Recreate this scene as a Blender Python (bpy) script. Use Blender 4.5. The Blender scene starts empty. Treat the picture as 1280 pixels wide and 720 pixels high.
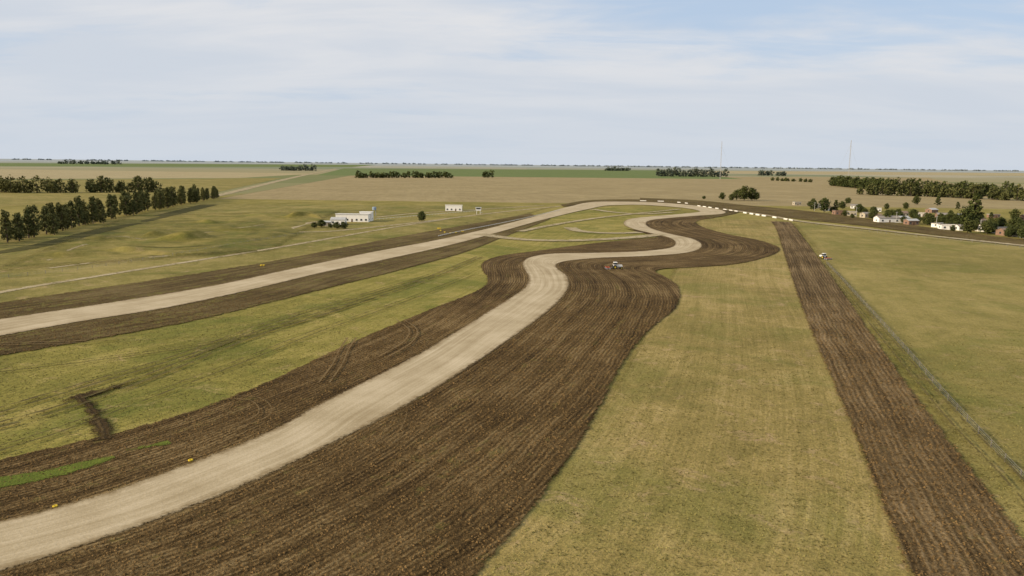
import bpy, math, random
import numpy as np
from mathutils import Vector, Matrix

random.seed(7)
scene = bpy.context.scene
H = 40.0
F = 985.0
PITCH = math.atan(155/F)
ROLL = math.radians(0.67)
R = Matrix.Rotation(math.pi/2-PITCH, 3, 'X') @ Matrix.Rotation(ROLL, 3, 'Z')

# ---------------------------------------------------------------- camera
cam_d = bpy.data.cameras.new("camera"); cam = bpy.data.objects.new("camera", cam_d)
scene.collection.objects.link(cam)
cam.matrix_world = Matrix.Translation((0, 0, H)) @ R.to_4x4()
cam_d.sensor_width = 36; cam_d.lens = F/1280*36
cam_d.clip_start = 0.5; cam_d.clip_end = 120000
scene.camera = cam
scene.view_settings.view_transform = 'Standard'
try: scene.view_settings.look = 'None'
except Exception: pass

def G(px, py):  # px, py are pixel coordinates read off the image
    """image pixels projected through the camera onto the flat ground plane -> metres"""
    d = R @ Vector(((px-640)/F, -(py-360)/F, -1))
    t = -H/d.z
    return np.array((d.x*t, d.y*t))

# ---------------------------------------------------------------- node helpers
class NT:
    def __init__(s, tree): s.t = tree; s.n = tree.nodes; s.l = tree.links
    def new(s, typ, **kw):
        n = s.n.new(typ)
        for k, v in kw.items(): setattr(n, k, v)
        return n
    def link(s, a, b): s.l.new(a, b)
    def setin(s, sock, v):
        if isinstance(v, bpy.types.NodeSocket): s.link(v, sock)
        else: sock.default_value = v
    def math(s, op, a, b=0.0, c=0.0, clamp=False):
        n = s.new('ShaderNodeMath', operation=op); n.use_clamp = clamp
        s.setin(n.inputs[0], a); s.setin(n.inputs[1], b); s.setin(n.inputs[2], c)
        return n.outputs[0]
    def noise(s, vec, scale, detail=3, rough=0.55, dist=0.0):
        n = s.new('ShaderNodeTexNoise')
        if vec is not None: s.link(vec, n.inputs['Vector'])
        n.inputs['Scale'].default_value = scale; n.inputs['Detail'].default_value = detail
        n.inputs['Roughness'].default_value = rough; n.inputs['Distortion'].default_value = dist
        return n.outputs['Fac']
    def cn(s, vec, scale, detail=3, rough=0.55, dist=0.0, w=0.17):
        return s.ramp(s.noise(vec, scale, detail, rough, dist), 0.5-w, 0.5+w, -0.5, 0.5, False)
    def ramp(s, fac, lo, hi, a=0.0, b=1.0, smooth=True):
        n = s.new('ShaderNodeMapRange'); n.clamp = True
        n.interpolation_type = 'SMOOTHSTEP' if smooth else 'LINEAR'
        s.setin(n.inputs[0], fac); s.setin(n.inputs[1], lo); s.setin(n.inputs[2], hi)
        s.setin(n.inputs[3], a); s.setin(n.inputs[4], b)
        return n.outputs[0]
    def mix(s, fac, a, b, blend='MIX'):
        n = s.new('ShaderNodeMix', data_type='RGBA', blend_type=blend)
        s.setin(n.inputs[0], fac)
        for sock, v in ((n.inputs[6], a), (n.inputs[7], b)):
            if isinstance(v, bpy.types.NodeSocket): s.link(v, sock)
            else: sock.default_value = (v[0], v[1], v[2], 1)
        return n.outputs[2]
    def xyz(s, v):
        n = s.new('ShaderNodeSeparateXYZ'); s.link(v, n.inputs[0]); return n.outputs
    def comb(s, x, y, z=0.0):
        n = s.new('ShaderNodeCombineXYZ'); s.setin(n.inputs[0], x); s.setin(n.inputs[1], y); s.setin(n.inputs[2], z)
        return n.outputs[0]
    def scalev(s, v, x, y, z=1.0):
        n = s.new('ShaderNodeVectorMath', operation='MULTIPLY'); s.link(v, n.inputs[0]); n.inputs[1].default_value = (x, y, z)
        return n.outputs[0]
    def addv(s, v, x, y, z=0.0):
        n = s.new('ShaderNodeVectorMath', operation='ADD'); s.link(v, n.inputs[0]); n.inputs[1].default_value = (x, y, z)
        return n.outputs[0]
    def wsum(s, base, *terms):
        v = base
        for t, w_ in terms: v = s.math('MULTIPLY_ADD', t, w_, v)
        return v
    def bump(s, h, strength, dist):
        n = s.new('ShaderNodeBump'); s.link(h, n.inputs['Height'])
        n.inputs['Strength'].default_value = strength; n.inputs['Distance'].default_value = dist
        return n.outputs[0]

def newmat(name):
    m = bpy.data.materials.new(name); m.use_nodes = True
    nt = NT(m.node_tree); b = m.node_tree.nodes['Principled BSDF']
    b.inputs['Roughness'].default_value = 0.9
    b.inputs['Specular IOR Level'].default_value = 0.08
    return m, nt, b

def edge_alpha(nt, m, b, amp, feather, nscale=0.35, patchy=0.0):
    out = m.node_tree.nodes['Material Output']
    uv = nt.new('ShaderNodeUVMap', uv_map='edge').outputs[0]
    e = nt.xyz(uv)
    d = nt.math('MINIMUM', e[0], e[1])
    pos = nt.new('ShaderNodeNewGeometry').outputs['Position']
    n1 = nt.cn(pos, nscale, 3, 0.65); n2 = nt.cn(pos, 2.4, 2, 0.7)
    nn = nt.wsum(0.5, (n1, 0.65), (n2, 0.5))
    d2 = nt.math('SUBTRACT', d, nt.math('MULTIPLY', nn, amp))
    a = nt.ramp(d2, 0.0, feather)
    if patchy > 0:
        a = nt.math('MULTIPLY', a, nt.ramp(nt.noise(pos, 0.2, 4, 0.75), patchy-0.08, patchy+0.08, 0.12, 1.0))
    tr = nt.new('ShaderNodeBsdfTransparent'); mx = nt.new('ShaderNodeMixShader')
    nt.link(a, mx.inputs[0]); nt.link(tr.outputs[0], mx.inputs[1]); nt.link(b.outputs[0], mx.inputs[2])
    nt.link(mx.outputs[0], out.inputs['Surface'])

def mat_soil(name, dark, mid, light, amp=1.2, feather=0.5, spacing=0.85, green=0.0, contrast=1.0, gthr=0.6):
    m, nt, b = newmat(name)
    uv = nt.new('ShaderNodeUVMap', uv_map='uv').outputs[0]
    pos = nt.new('ShaderNodeNewGeometry').outputs['Position']
    s = nt.xyz(uv)
    wob = nt.noise(pos, 0.07, 2, 0.5)
    wob2 = nt.noise(pos, 0.9, 2, 0.6)
    u = nt.wsum(s[0], (wob, 2.0), (wob2, 0.7))
    f1 = nt.math('MULTIPLY', nt.math('SINE', nt.math('MULTIPLY', u, 2*math.pi/spacing)), 0.5)
    f2 = nt.math('MULTIPLY', nt.math('SINE', nt.math('MULTIPLY', u, 2*math.pi/3.6)), 0.5)
    streak = nt.cn(nt.scalev(uv, 1.1, 0.035, 1), 1.0, 3, 0.65)
    streak2 = nt.cn(nt.scalev(uv, 0.28, 0.006, 1), 1.0, 3, 0.6)
    clod = nt.cn(pos, 2.6, 3, 0.78)
    clod2 = nt.cn(pos, 0.9, 3, 0.7)
    big = nt.cn(pos, 0.035, 5, 0.65)
    amp_f = nt.ramp(nt.noise(pos, 0.16, 2, 0.6), 0.4, 0.6, 0.3, 1.0)
    h = nt.wsum(0.5, (f1, 0.45), (clod, 0.55), (clod2, 0.4), (f2, 0.25))
    v = nt.wsum(0.47, (nt.math('MULTIPLY', f1, amp_f), 0.34*contrast), (f2, 0.12*contrast), (clod, 0.42*contrast), (clod2, 0.2*contrast), (streak, 0.32*contrast), (streak2, 0.30), (big, 0.38))
    c = nt.mix(nt.ramp(v, 0.05, 0.55, smooth=False), dark, mid)
    c = nt.mix(nt.ramp(v, 0.5, 1.0, smooth=False), c, light)
    if green > 0:
        g = nt.ramp(nt.wsum(0.5, (nt.cn(pos, 0.3, 4, 0.75), 0.6), (nt.cn(nt.scalev(uv, 0.5, 0.03, 1), 1.0, 3, 0.6), 0.4)), gthr, gthr+0.25, 0, green)
        c = nt.mix(g, c, (0.17, 0.155, 0.04))
    nt.link(c, b.inputs['Base Color'])
    nt.link(nt.bump(h, 1.0, 0.24), b.inputs['Normal'])
    b.inputs['Roughness'].default_value = 1.0
    edge_alpha(nt, m, b, amp, feather)
    return m

GM = 1.2
def mat_grass(name, ca, cb, cc, alpha=None, stripes=0.0, sp=3.0, dirt=0.25, far=False, tuftf=0.22, patchy=0.0, greens=0.0, bigw=0.42):
    ca, cb, cc = [(c[0]*GM*1.03, c[1]*GM*0.98, c[2]*GM*0.72) for c in (ca, cb, cc)]
    m, nt, b = newmat(name)
    pos = nt.new('ShaderNodeNewGeometry').outputs['Position']
    big = nt.cn(pos, 0.011, 4, 0.6, 0.6)
    med = nt.cn(pos, 0.055, 5, 0.68, 0.8)
    sm = nt.cn(pos, 0.5, 4, 0.7)
    fine = nt.cn(pos, 3.4, 2, 0.78)
    v = nt.wsum(0.5, (big, bigw), (med, 0.5), (sm, 0.22))
    if stripes > 0:
        uv = nt.new('ShaderNodeUVMap', uv_map='uv').outputs[0]
        st = nt.cn(nt.scalev(uv, 1.6/sp, 0.008, 1), 1.0, 4, 0.7)
        st2 = nt.cn(nt.scalev(uv, 2.4, 0.07, 1), 1.0, 3, 0.7)
        v = nt.wsum(v, (st, stripes*0.40), (st2, stripes*0.32))
    c = nt.mix(nt.ramp(v, 0.0, 0.55, smooth=False), ca, cb)
    c = nt.mix(nt.ramp(v, 0.5, 1.05, smooth=False), c, cc)
    if greens > 0:
        gz = nt.ramp(nt.noise(nt.addv(pos, 37, 11), 0.03, 5, 0.68, 0.8), 0.48, 0.64, 0, greens)
        c = nt.mix(gz, c, (0.11, 0.128, 0.024))
    tuft = nt.ramp(nt.noise(pos, 2.1, 4, 0.8), 0.54, 0.70, 0, tuftf)
    c = nt.mix(tuft, c, tuple(x*0.5 for x in ca))
    d = nt.ramp(nt.noise(pos, 0.13, 6, 0.8, 0.7), 0.54, 0.68, 0, dirt)
    c = nt.mix(d, c, (cc[0]*1.12, cc[1]*1.0, cc[2]*1.45))
    fv = nt.math('ADD', nt.math('MULTIPLY', fine, 0.55), 1.0)
    c = nt.mix(1.0, c, nt.comb(fv, fv, fv), 'MULTIPLY')
    if far:
        vo = nt.new('ShaderNodeTexVoronoi', distance='CHEBYCHEV'); nt.link(nt.scalev(pos, 1/1500, 1/900, 0), vo.inputs['Vector'])
        vo.inputs['Scale'].default_value = 1.0; vo.inputs['Randomness'].default_value = 0.75
        cellc = nt.new('ShaderNodeSeparateColor'); nt.link(vo.outputs['Color'], cellc.inputs[0])
        fcol = nt.mix(nt.ramp(cellc.outputs[0], 0.2, 0.55), (0.27, 0.235, 0.12), (0.15, 0.165, 0.065))
        fcol = nt.mix(nt.ramp(cellc.outputs[1], 0.6, 0.75), fcol, (0.35, 0.30, 0.185))
        fcol = nt.mix(nt.ramp(nt.noise(pos, 0.004, 4, 0.6), 0.3, 0.7, 0, 0.35), fcol, (0.22, 0.195, 0.10))
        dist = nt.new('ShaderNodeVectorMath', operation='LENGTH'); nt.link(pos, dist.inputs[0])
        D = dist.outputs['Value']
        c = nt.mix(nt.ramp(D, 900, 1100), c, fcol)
        c = nt.mix(nt.ramp(D, 2500, 14000, 0, 0.75, False), c, (0.31, 0.35, 0.38))  # distance haze painted into the base colour as bluish grey
    nt.link(c, b.inputs['Base Color'])
    b.inputs['Roughness'].default_value = 1.0
    nt.link(nt.bump(nt.wsum(0.5, (fine, 0.5), (sm, 0.8)), 0.6, 0.14), b.inputs['Normal'])
    if alpha: edge_alpha(nt, m, b, alpha[0], alpha[1], alpha[2] if len(alpha) > 2 else 0.35, patchy)
    return m

def mat_road(name, base, light, dark, amp=0.8, feather=0.8, patchy=0.0, edge=True):
    m, nt, b = newmat(name)
    uv = nt.new('ShaderNodeUVMap', uv_map='uv').outputs[0]
    ed = nt.xyz(nt.new('ShaderNodeUVMap', uv_map='edge').outputs[0])
    pos = nt.new('ShaderNodeNewGeometry').outputs['Position']
    streak = nt.cn(nt.scalev(uv, 0.8, 0.014, 1), 1.0, 4, 0.7)
    big = nt.cn(pos, 0.06, 4, 0.65)
    sm = nt.cn(pos, 2.5, 3, 0.75)
    v = nt.wsum(0.5, (streak, 0.6), (big, 0.5), (sm, 0.3))
    c = nt.mix(nt.ramp(v, 0.0, 0.55, smooth=False), dark, base)
    c = nt.mix(nt.ramp(v, 0.5, 1.0, smooth=False), c, light)
    if edge:
        d = nt.math('MINIMUM', ed[0], ed[1])
        dd = nt.wsum(d, (nt.cn(pos, 0.45, 4, 0.72), 1.6), (nt.cn(nt.scalev(uv, 1.0, 0.03, 1), 1.0, 3, 0.6), 0.8))
        c = nt.mix(nt.ramp(dd, 0.3, 2.4, 0.8, 0.0), c, (dark[0]*0.66, dark[1]*0.6, dark[2]*0.5))
    nt.link(c, b.inputs['Base Color'])
    nt.link(nt.bump(sm, 0.35, 0.06), b.inputs['Normal'])
    edge_alpha(nt, m, b, amp, feather, 0.6, patchy)
    return m

def mat_plain(name, col, var=0.15, rough=0.8, nscale=1.5, spec=0.3, metal=0.0):
    m, nt, b = newmat(name)
    pos = nt.new('ShaderNodeTexCoord').outputs['Object']
    n = nt.noise(pos, nscale, 3, 0.65)
    c = nt.mix(nt.ramp(n, 0.3, 0.7), tuple(x*(1-var) for x in col), tuple(min(1, x*(1+var)) for x in col))
    nt.link(c, b.inputs['Base Color'])
    b.inputs['Roughness'].default_value = rough; b.inputs['Specular IOR Level'].default_value = spec
    b.inputs['Metallic'].default_value = metal
    return m

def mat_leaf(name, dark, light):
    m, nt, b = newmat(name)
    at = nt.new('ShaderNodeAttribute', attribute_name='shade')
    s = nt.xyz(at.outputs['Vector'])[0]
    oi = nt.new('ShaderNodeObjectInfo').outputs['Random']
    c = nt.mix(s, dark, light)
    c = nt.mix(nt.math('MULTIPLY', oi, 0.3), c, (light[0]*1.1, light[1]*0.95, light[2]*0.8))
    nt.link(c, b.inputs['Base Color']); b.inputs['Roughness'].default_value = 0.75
    return m

# ---------------------------------------------------------------- mesh helpers
def link(o, parent=None):
    scene.collection.objects.link(o)
    if parent: o.parent = parent
    return o

def mesh_obj(name, verts, faces, mat, parent=None):
    me = bpy.data.meshes.new(name); me.from_pydata([tuple(map(float, v)) for v in verts], [], faces); me.update()
    o = bpy.data.objects.new(name, me)
    for mm in (mat if isinstance(mat, (list, tuple)) else [mat]): me.materials.append(mm)
    return link(o, parent)

def spline(P, n):
    P = np.array(P, float)
    P = np.vstack([2*P[0]-P[1], P, 2*P[-1]-P[-2]])
    out = []
    for i in range(1, len(P)-2):
        p0, p1, p2, p3 = P[i-1], P[i], P[i+1], P[i+2]
        t0 = 0; t1 = t0+max(1e-3, np.linalg.norm(p1-p0))**0.5
        t2 = t1+max(1e-3, np.linalg.norm(p2-p1))**0.5; t3 = t2+max(1e-3, np.linalg.norm(p3-p2))**0.5
        for k in range(n):
            t = t1+(t2-t1)*k/n
            A1 = (t1-t)/(t1-t0)*p0+(t-t0)/(t1-t0)*p1
            A2 = (t2-t)/(t2-t1)*p1+(t-t1)/(t2-t1)*p2
            A3 = (t3-t)/(t3-t2)*p2+(t-t2)/(t3-t2)*p3
            B1 = (t2-t)/(t2-t0)*A1+(t-t0)/(t2-t0)*A2
            B2 = (t3-t)/(t3-t1)*A2+(t-t1)/(t3-t1)*A3
            out.append((t2-t)/(t2-t1)*B1+(t-t1)/(t2-t1)*B2)
    out.append(P[-2])
    return np.array(out)

ZL = [0.0]
def nextz(step=0.012):
    ZL[0] += step; return ZL[0]

RIB = []
def ribbon_world(name, L, Rr, mat, cols=8, z=None, out=0.0):
    z = nextz() if z is None else z
    RIB.append((name, L, Rr, z))
    n = len(L); verts = []; uv = []; ed = []
    along = 0
    for i in range(n):
        a, b_ = L[i].copy(), Rr[i].copy()
        w = np.linalg.norm(b_-a); dirv = (b_-a)/max(w, 1e-6)
        a -= dirv*out; b_ += dirv*out; w += 2*out
        if i: along += np.linalg.norm((L[i]+Rr[i])/2-(L[i-1]+Rr[i-1])/2)
        for j in range(cols+1):
            t = j/cols; p = a+(b_-a)*t
            verts.append((p[0], p[1], z)); uv.append((t*w, along)); ed.append((t*w, (1-t)*w))
    faces = []
    for i in range(n-1):
        for j in range(cols):
            k = i*(cols+1)+j
            faces.append((k, k+1, k+cols+2, k+cols+1))
    me = bpy.data.meshes.new(name); me.from_pydata(verts, [], faces)
    li = np.empty(len(me.loops), dtype=np.int32); me.loops.foreach_get('vertex_index', li)
    for nm, arr in (('uv', uv), ('edge', ed)):
        l = me.uv_layers.new(name=nm); A = np.array(arr, dtype=np.float32)[li]
        l.data.foreach_set('uv', A.ravel())
    nrm = np.array([p.normal.z for p in me.polygons])
    if nrm.mean() < 0: me.flip_normals()
    me.update(); me.materials.append(mat)
    o = bpy.data.objects.new(name, me); return link(o)

def ribbon(name, pairs, mat, n=10, cols=8, out=0.0):
    L = spline([G(*p[0]) for p in pairs], n); Rr = spline([G(*p[1]) for p in pairs], n)
    return ribbon_world(name, L, Rr, mat, cols, None, out)

def path(name, pts, width, mat, n=10, cols=4):
    C = spline([G(*p) for p in pts], n)
    T = np.gradient(C, axis=0); T /= np.linalg.norm(T, axis=1)[:, None]+1e-9
    N = np.stack([-T[:, 1], T[:, 0]], 1)
    w = np.array(width if isinstance(width, (list, tuple)) else [width]*2, float)
    W = np.interp(np.linspace(0, 1, len(C)), np.linspace(0, 1, len(w)), w)[:, None]
    return ribbon_world(name, C+N*W/2, C-N*W/2, mat, cols)

# ---------------------------------------------------------------- world
SUN_EL, SUN_AZ = 22.0, 252.0   # azimuth clockwise from +Y
w = bpy.data.worlds.new("World"); scene.world = w; w.use_nodes = True
nt = NT(w.node_tree); bg = w.node_tree.nodes['Background']; bg.inputs['Strength'].default_value = 0.1
sky = nt.new('ShaderNodeTexSky', sky_type='NISHITA'); sky.sun_disc = False
sky.sun_elevation = math.radians(SUN_EL); sky.sun_rotation = math.radians(SUN_AZ)
sky.dust_density = 2.0; sky.air_density = 1.0; sky.altitude = 100
tc = nt.new('ShaderNodeTexCoord').outputs['Generated']
s = nt.xyz(tc)
zz = nt.math('ADD', nt.math('MAXIMUM', s[2], 0.0), 0.13)
pv = nt.addv(nt.comb(nt.math('DIVIDE', s[0], zz), nt.math('DIVIDE', s[1], zz), 0.0), 4.6, 1.7, 0.0)
n1 = nt.noise(nt.scalev(pv, 0.42, 0.75, 1), 1.0, 5, 0.5, 0.3)
n2 = nt.noise(nt.scalev(pv, 1.5, 2.8, 1), 1.0, 6, 0.58, 0.5)
cov = nt.math('ADD', nt.math('MULTIPLY', n1, 0.68), nt.math('MULTIPLY', n2, 0.32))
cf = nt.ramp(cov, 0.34, 0.50, 0.2, 1.0)
blue = nt.mix(0.75, sky.outputs[0], (4.9, 6.5, 8.8))
ccol = nt.mix(nt.ramp(nt.noise(nt.scalev(pv, 0.6, 1.4, 1), 1.0, 6, 0.56, 0.4), 0.33, 0.66), (6.2, 6.7, 7.45), (7.5, 7.6, 7.85))
col = nt.mix(cf, blue, ccol)
hz = nt.ramp(s[2], 0.0, 0.17, 0.88, 0.0)
col = nt.mix(hz, col, (6.1, 6.65, 7.4))
nt.link(col, bg.inputs['Color'])

sd = bpy.data.lights.new("sun", 'SUN'); sd.energy = 5.0; sd.angle = math.radians(0.6); sd.color = (1.0, 0.82, 0.57)
so = bpy.data.objects.new("sun", sd); link(so)
az = math.radians(SUN_AZ); el = math.radians(SUN_EL)
sv = Vector((math.sin(az)*math.cos(el), math.cos(az)*math.cos(el), math.sin(el)))
so.rotation_euler = sv.to_track_quat('Z', 'Y').to_euler(); so.location = sv*500

# ---------------------------------------------------------------- materials
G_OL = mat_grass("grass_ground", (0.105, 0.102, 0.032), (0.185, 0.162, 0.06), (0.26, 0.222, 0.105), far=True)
G_LANE = mat_grass("dry_grass", (0.135, 0.115, 0.048), (0.212, 0.172, 0.08), (0.305, 0.245, 0.14), alpha=(3, 3), stripes=1.0, sp=3.0, dirt=0.5, greens=0.38)
G_RIGHT = mat_grass("pasture", (0.125, 0.115, 0.045), (0.185, 0.16, 0.068), (0.26, 0.218, 0.11), alpha=(6, 6), stripes=0.5, sp=8, greens=0.4, dirt=0.4)
G_LEFTP = mat_grass("paddock_grass", (0.085, 0.083, 0.03), (0.172, 0.152, 0.06), (0.265, 0.222, 0.115), alpha=(6, 6), stripes=0.4, sp=12, dirt=0.6, greens=0.45)
G_IN = mat_grass("infield_grass", (0.098, 0.098, 0.028), (0.185, 0.168, 0.055), (0.28, 0.236, 0.108), alpha=(3, 3), stripes=0.9, sp=5, dirt=0.5, greens=0.6)
G_GREEN = mat_grass("green_grass", (0.06, 0.085, 0.018), (0.09, 0.115, 0.024), (0.13, 0.14, 0.035), alpha=(1.2, 0.7), dirt=0.05)
G_DARK = mat_grass("dark_grass", (0.045, 0.045, 0.018), (0.075, 0.07, 0.028), (0.11, 0.10, 0.045), alpha=(0.9, 0.7), dirt=0.1, patchy=0.42)  # dark patchy grass tone; also painted shade for one mound patch
G_SHADE = mat_grass("shaded_grass", (0.035, 0.037, 0.014), (0.06, 0.057, 0.024), (0.10, 0.09, 0.04), alpha=(1.5, 1.5), dirt=0.1)  # grass darkened in colour to stand for shade by trees and mounds
G_MOUND = mat_grass("mound_grass", (0.05, 0.055, 0.02), (0.145, 0.13, 0.046), (0.25, 0.208, 0.10), alpha=(6, 8), dirt=0.5, greens=0.45, bigw=0.6)
G_CROP = mat_grass("green_crop", (0.085, 0.12, 0.055), (0.10, 0.135, 0.06), (0.13, 0.15, 0.08), alpha=(1, 2), dirt=0.0, tuftf=0.1)
G_STUB = mat_grass("stubble_field", (0.18, 0.148, 0.10), (0.225, 0.187, 0.128), (0.285, 0.24, 0.17), alpha=(1, 3), stripes=0.8, sp=9, dirt=0.2, tuftf=0.2)
G_STUB2 = mat_grass("stubble_field_pale", (0.23, 0.20, 0.15), (0.27, 0.235, 0.18), (0.31, 0.275, 0.21), alpha=(1, 3), stripes=0.3, sp=20, dirt=0.1, tuftf=0.1)
SOIL = mat_soil("ploughed_soil", (0.028, 0.0165, 0.0055), (0.112, 0.071, 0.027), (0.27, 0.19, 0.088), green=0.35, gthr=0.66)
SOIL2 = mat_soil("ploughed_soil_worn", (0.040, 0.026, 0.009), (0.118, 0.082, 0.032), (0.22, 0.17, 0.078), amp=2.4, feather=1.2, green=0.65, contrast=0.7, gthr=0.55)
SOIL3 = mat_soil("tilled_soil", (0.044, 0.028, 0.011), (0.146, 0.098, 0.044), (0.30, 0.215, 0.112), amp=1.2, feather=0.6, spacing=0.95, green=0.25, gthr=0.68)
DITCH = mat_soil("ditch_soil", (0.022, 0.014, 0.005), (0.062, 0.040, 0.016), (0.12, 0.085, 0.035), amp=2.6, feather=1.1)
ROAD = mat_road("gravel_road", (0.41, 0.335, 0.215), (0.52, 0.435, 0.30), (0.29, 0.225, 0.13))
TRACK = mat_road("dirt_track", (0.36, 0.295, 0.175), (0.44, 0.37, 0.24), (0.27, 0.215, 0.12), amp=1.2, feather=1.6, patchy=0.42, edge=False)
RUT = mat_road("wheel_rut", (0.095, 0.075, 0.026), (0.125, 0.10, 0.036), (0.07, 0.055, 0.02), amp=0.3, feather=0.3, patchy=0.44, edge=False)
RUTL = mat_road("wheel_rut_pale", (0.17, 0.115, 0.05), (0.21, 0.15, 0.07), (0.12, 0.08, 0.035), amp=0.12, feather=0.15, patchy=0.4, edge=False)

# ---------------------------------------------------------------- ground
ax = [0, 40, 80, 120, 180, 260, 360, 500, 700, 1000, 1500, 2300, 3500, 5500, 9000, 15000, 25000, 45000]
xs = [-a for a in ax[:0:-1]]+ax
gv = [(x, y, 0) for y in xs for x in xs]; N = len(xs)
gf = [(j*N+i, j*N+i+1, (j+1)*N+i+1, (j+1)*N+i) for j in range(N-1) for i in range(N-1)]
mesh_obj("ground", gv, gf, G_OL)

def field(name, quad, mat, n=12):
    a, b_, c, d = [G(*q) for q in quad]
    L = np.array([a+(d-a)*i/n for i in range(n+1)]); Rr = np.array([b_+(c-b_)*i/n for i in range(n+1)])
    return ribbon_world(name, L, Rr, mat, 12)
field("stubble_field", ((270, 248.5), (1330, 262), (1160, 222), (440, 219)), G_STUB)
field("crop_field", ((395, 219), (930, 224), (830, 213), (430, 210.5)), G_CROP)
field("stubble_field", ((-40, 224), (300, 222.5), (395, 217), (-40, 211)), G_STUB2)
field("crop_field", ((-60, 208), (440, 209), (470, 206), (-60, 203.5)), G_CROP)
field("stubble_field", ((860, 216.5), (1400, 221), (1350, 216.8), (900, 213.5)), G_STUB2)
field("pasture", ((-60, 262), (262, 243), (355, 222.5), (-60, 226)), G_RIGHT)

ribbon("paddock_grass", [((-400, 420), (-60, 420)), ((-200, 370), (120, 370)), ((-100, 320), (400, 325)), ((60, 285), (600, 285)), ((250, 255), (700, 258))], G_LEFTP, cols=16)
ribbon("infield_grass", [((-120, 470), (-120, 700)), ((0, 425), (200, 600)), ((200, 388), (400, 500)), ((400, 345), (560, 410)), ((560, 308), (655, 345)),
                         ((620, 290), (700, 318)), ((690, 270), (790, 300)), ((760, 258), (860, 266))], G_IN, cols=16)
ribbon("dry_grass_lane", [((430, 780), (1250, 780)), ((600, 650), (1150, 650)), ((720, 520), (1090, 520)), ((790, 420), (1045, 420)),
                          ((830, 345), (1008, 345)), ((860, 300), (985, 305)), ((868, 272), (975, 276))], G_LANE, cols=20)
ribbon("pasture", [((1200, 700), (1750, 700)), ((1130, 520), (1600, 520)), ((1060, 400), (1500, 400)), ((1015, 330), (1400, 335)), ((985, 278), (1330, 314))], G_RIGHT, cols=16)

# paddock with motocross mounds (a real relief sheet)
def relief(name, quad, nx, ny, hmax, mat, bumps):
    a, b_, c, d = [G(*q) for q in quad]
    z0 = nextz()+0.02; rg = np.random.RandomState(3)
    s_, t = np.meshgrid(np.linspace(0, 1, nx+1), np.linspace(0, 1, ny+1))
    P = (a[None, None]*(1-s_)[..., None]+b_*s_[..., None])*(1-t)[..., None]+(d*(1-s_)[..., None]+c*s_[..., None])*t[..., None]
    W = np.linalg.norm(b_-a); Lh = np.linalg.norm(d-a)
    fall = np.clip(np.minimum(s_, 1-s_)*6, 0, 1)*np.clip(np.minimum(t, 1-t)*6, 0, 1)
    Z = np.zeros_like(s_); WX = np.zeros_like(s_); WY = np.zeros_like(s_)
    for q in range(30):
        k = rg.randn(2)*0.10; ph = rg.rand(3)*6.28; arg = P[..., 0]*k[0]+P[..., 1]*k[1]*0.6
        Z += np.sin(arg+ph[0])/30*4; WX += np.sin(arg*1.7+ph[1])*0.7; WY += np.sin(arg*1.7+ph[2])*0.9
    Z = np.clip(Z-0.15, 0, None)*hmax
    for px, py, r, h, axr, ang in bumps:
        q = G(px, py); dx = P[..., 0]-q[0]+WX; dy = P[..., 1]-q[1]+WY
        u_ = dx*math.cos(ang)+dy*math.sin(ang); v_ = -dx*math.sin(ang)+dy*math.cos(ang)
        Z += h*np.exp(-((u_/(r*axr))**2+(v_/r)**2)**1.3)
    Z = Z*fall
    verts = np.stack([P[..., 0], P[..., 1], Z+z0], -1).reshape(-1, 3).tolist()
    ed = np.stack([np.minimum(s_, t)*W, np.minimum(1-s_, 1-t)*W], -1).reshape(-1, 2); uv = np.stack([s_*W, t*Lh], -1).reshape(-1, 2)
    faces = [(j*(nx+1)+i, j*(nx+1)+i+1, (j+1)*(nx+1)+i+1, (j+1)*(nx+1)+i) for j in range(ny) for i in range(nx)]
    me = bpy.data.meshes.new(name); me.from_pydata(verts, [], faces)
    li = np.empty(len(me.loops), dtype=np.int32); me.loops.foreach_get('vertex_index', li)
    for nm, arr in (('uv', uv), ('edge', ed)):
        l = me.uv_layers.new(name=nm); l.data.foreach_set('uv', arr.astype(np.float32)[li].ravel())
    if me.polygons[0].normal.z < 0: me.flip_normals()
    me.polygons.foreach_set('use_smooth', [True]*len(me.polygons)); me.materials.append(mat)
    return link(bpy.data.objects.new(name, me))
bm_ = [(195, 294, 4, 2.6, 1.9, 1.0), (232, 300, 5, 3.6, 2.0, 0.1), (160, 316, 3.5, 2.4, 4.5, 0.15), (262, 279, 4, 2.2, 2.6, 0.3),
       (210, 318, 3, 1.8, 4, 0.1), (95, 320, 3.5, 1.8, 3.5, 0.3), (385, 272, 5, 3.4, 2.2, 0.2), (128, 300, 4, 1.6, 2.5, 0.8), (300, 288, 4, 1.4, 2.6, 0.4)]
relief("grassy_mounds", ((-60, 350), (345, 318), (440, 262), (150, 268)), 260, 300, 1.3, G_MOUND, bm_)
path("mound_shade", [(214, 302), (230, 302.5), (246, 302), (262, 299)], (5, 14, 4), G_SHADE)  # these dark patches paint the mounds' shading onto the grass
path("mound_shade", [(125, 320), (160, 319), (215, 321)], (3, 7, 3), G_SHADE)
path("mound_shade", [(170, 308), (210, 310), (262, 307)], (3, 6, 3), G_DARK)
path("tree_belt_shade", [(-60, 324), (30, 311), (120, 290), (200, 271), (262, 256)], (10, 18), G_SHADE)  # dark shade along the tree row, laid down as ground colour

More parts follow.
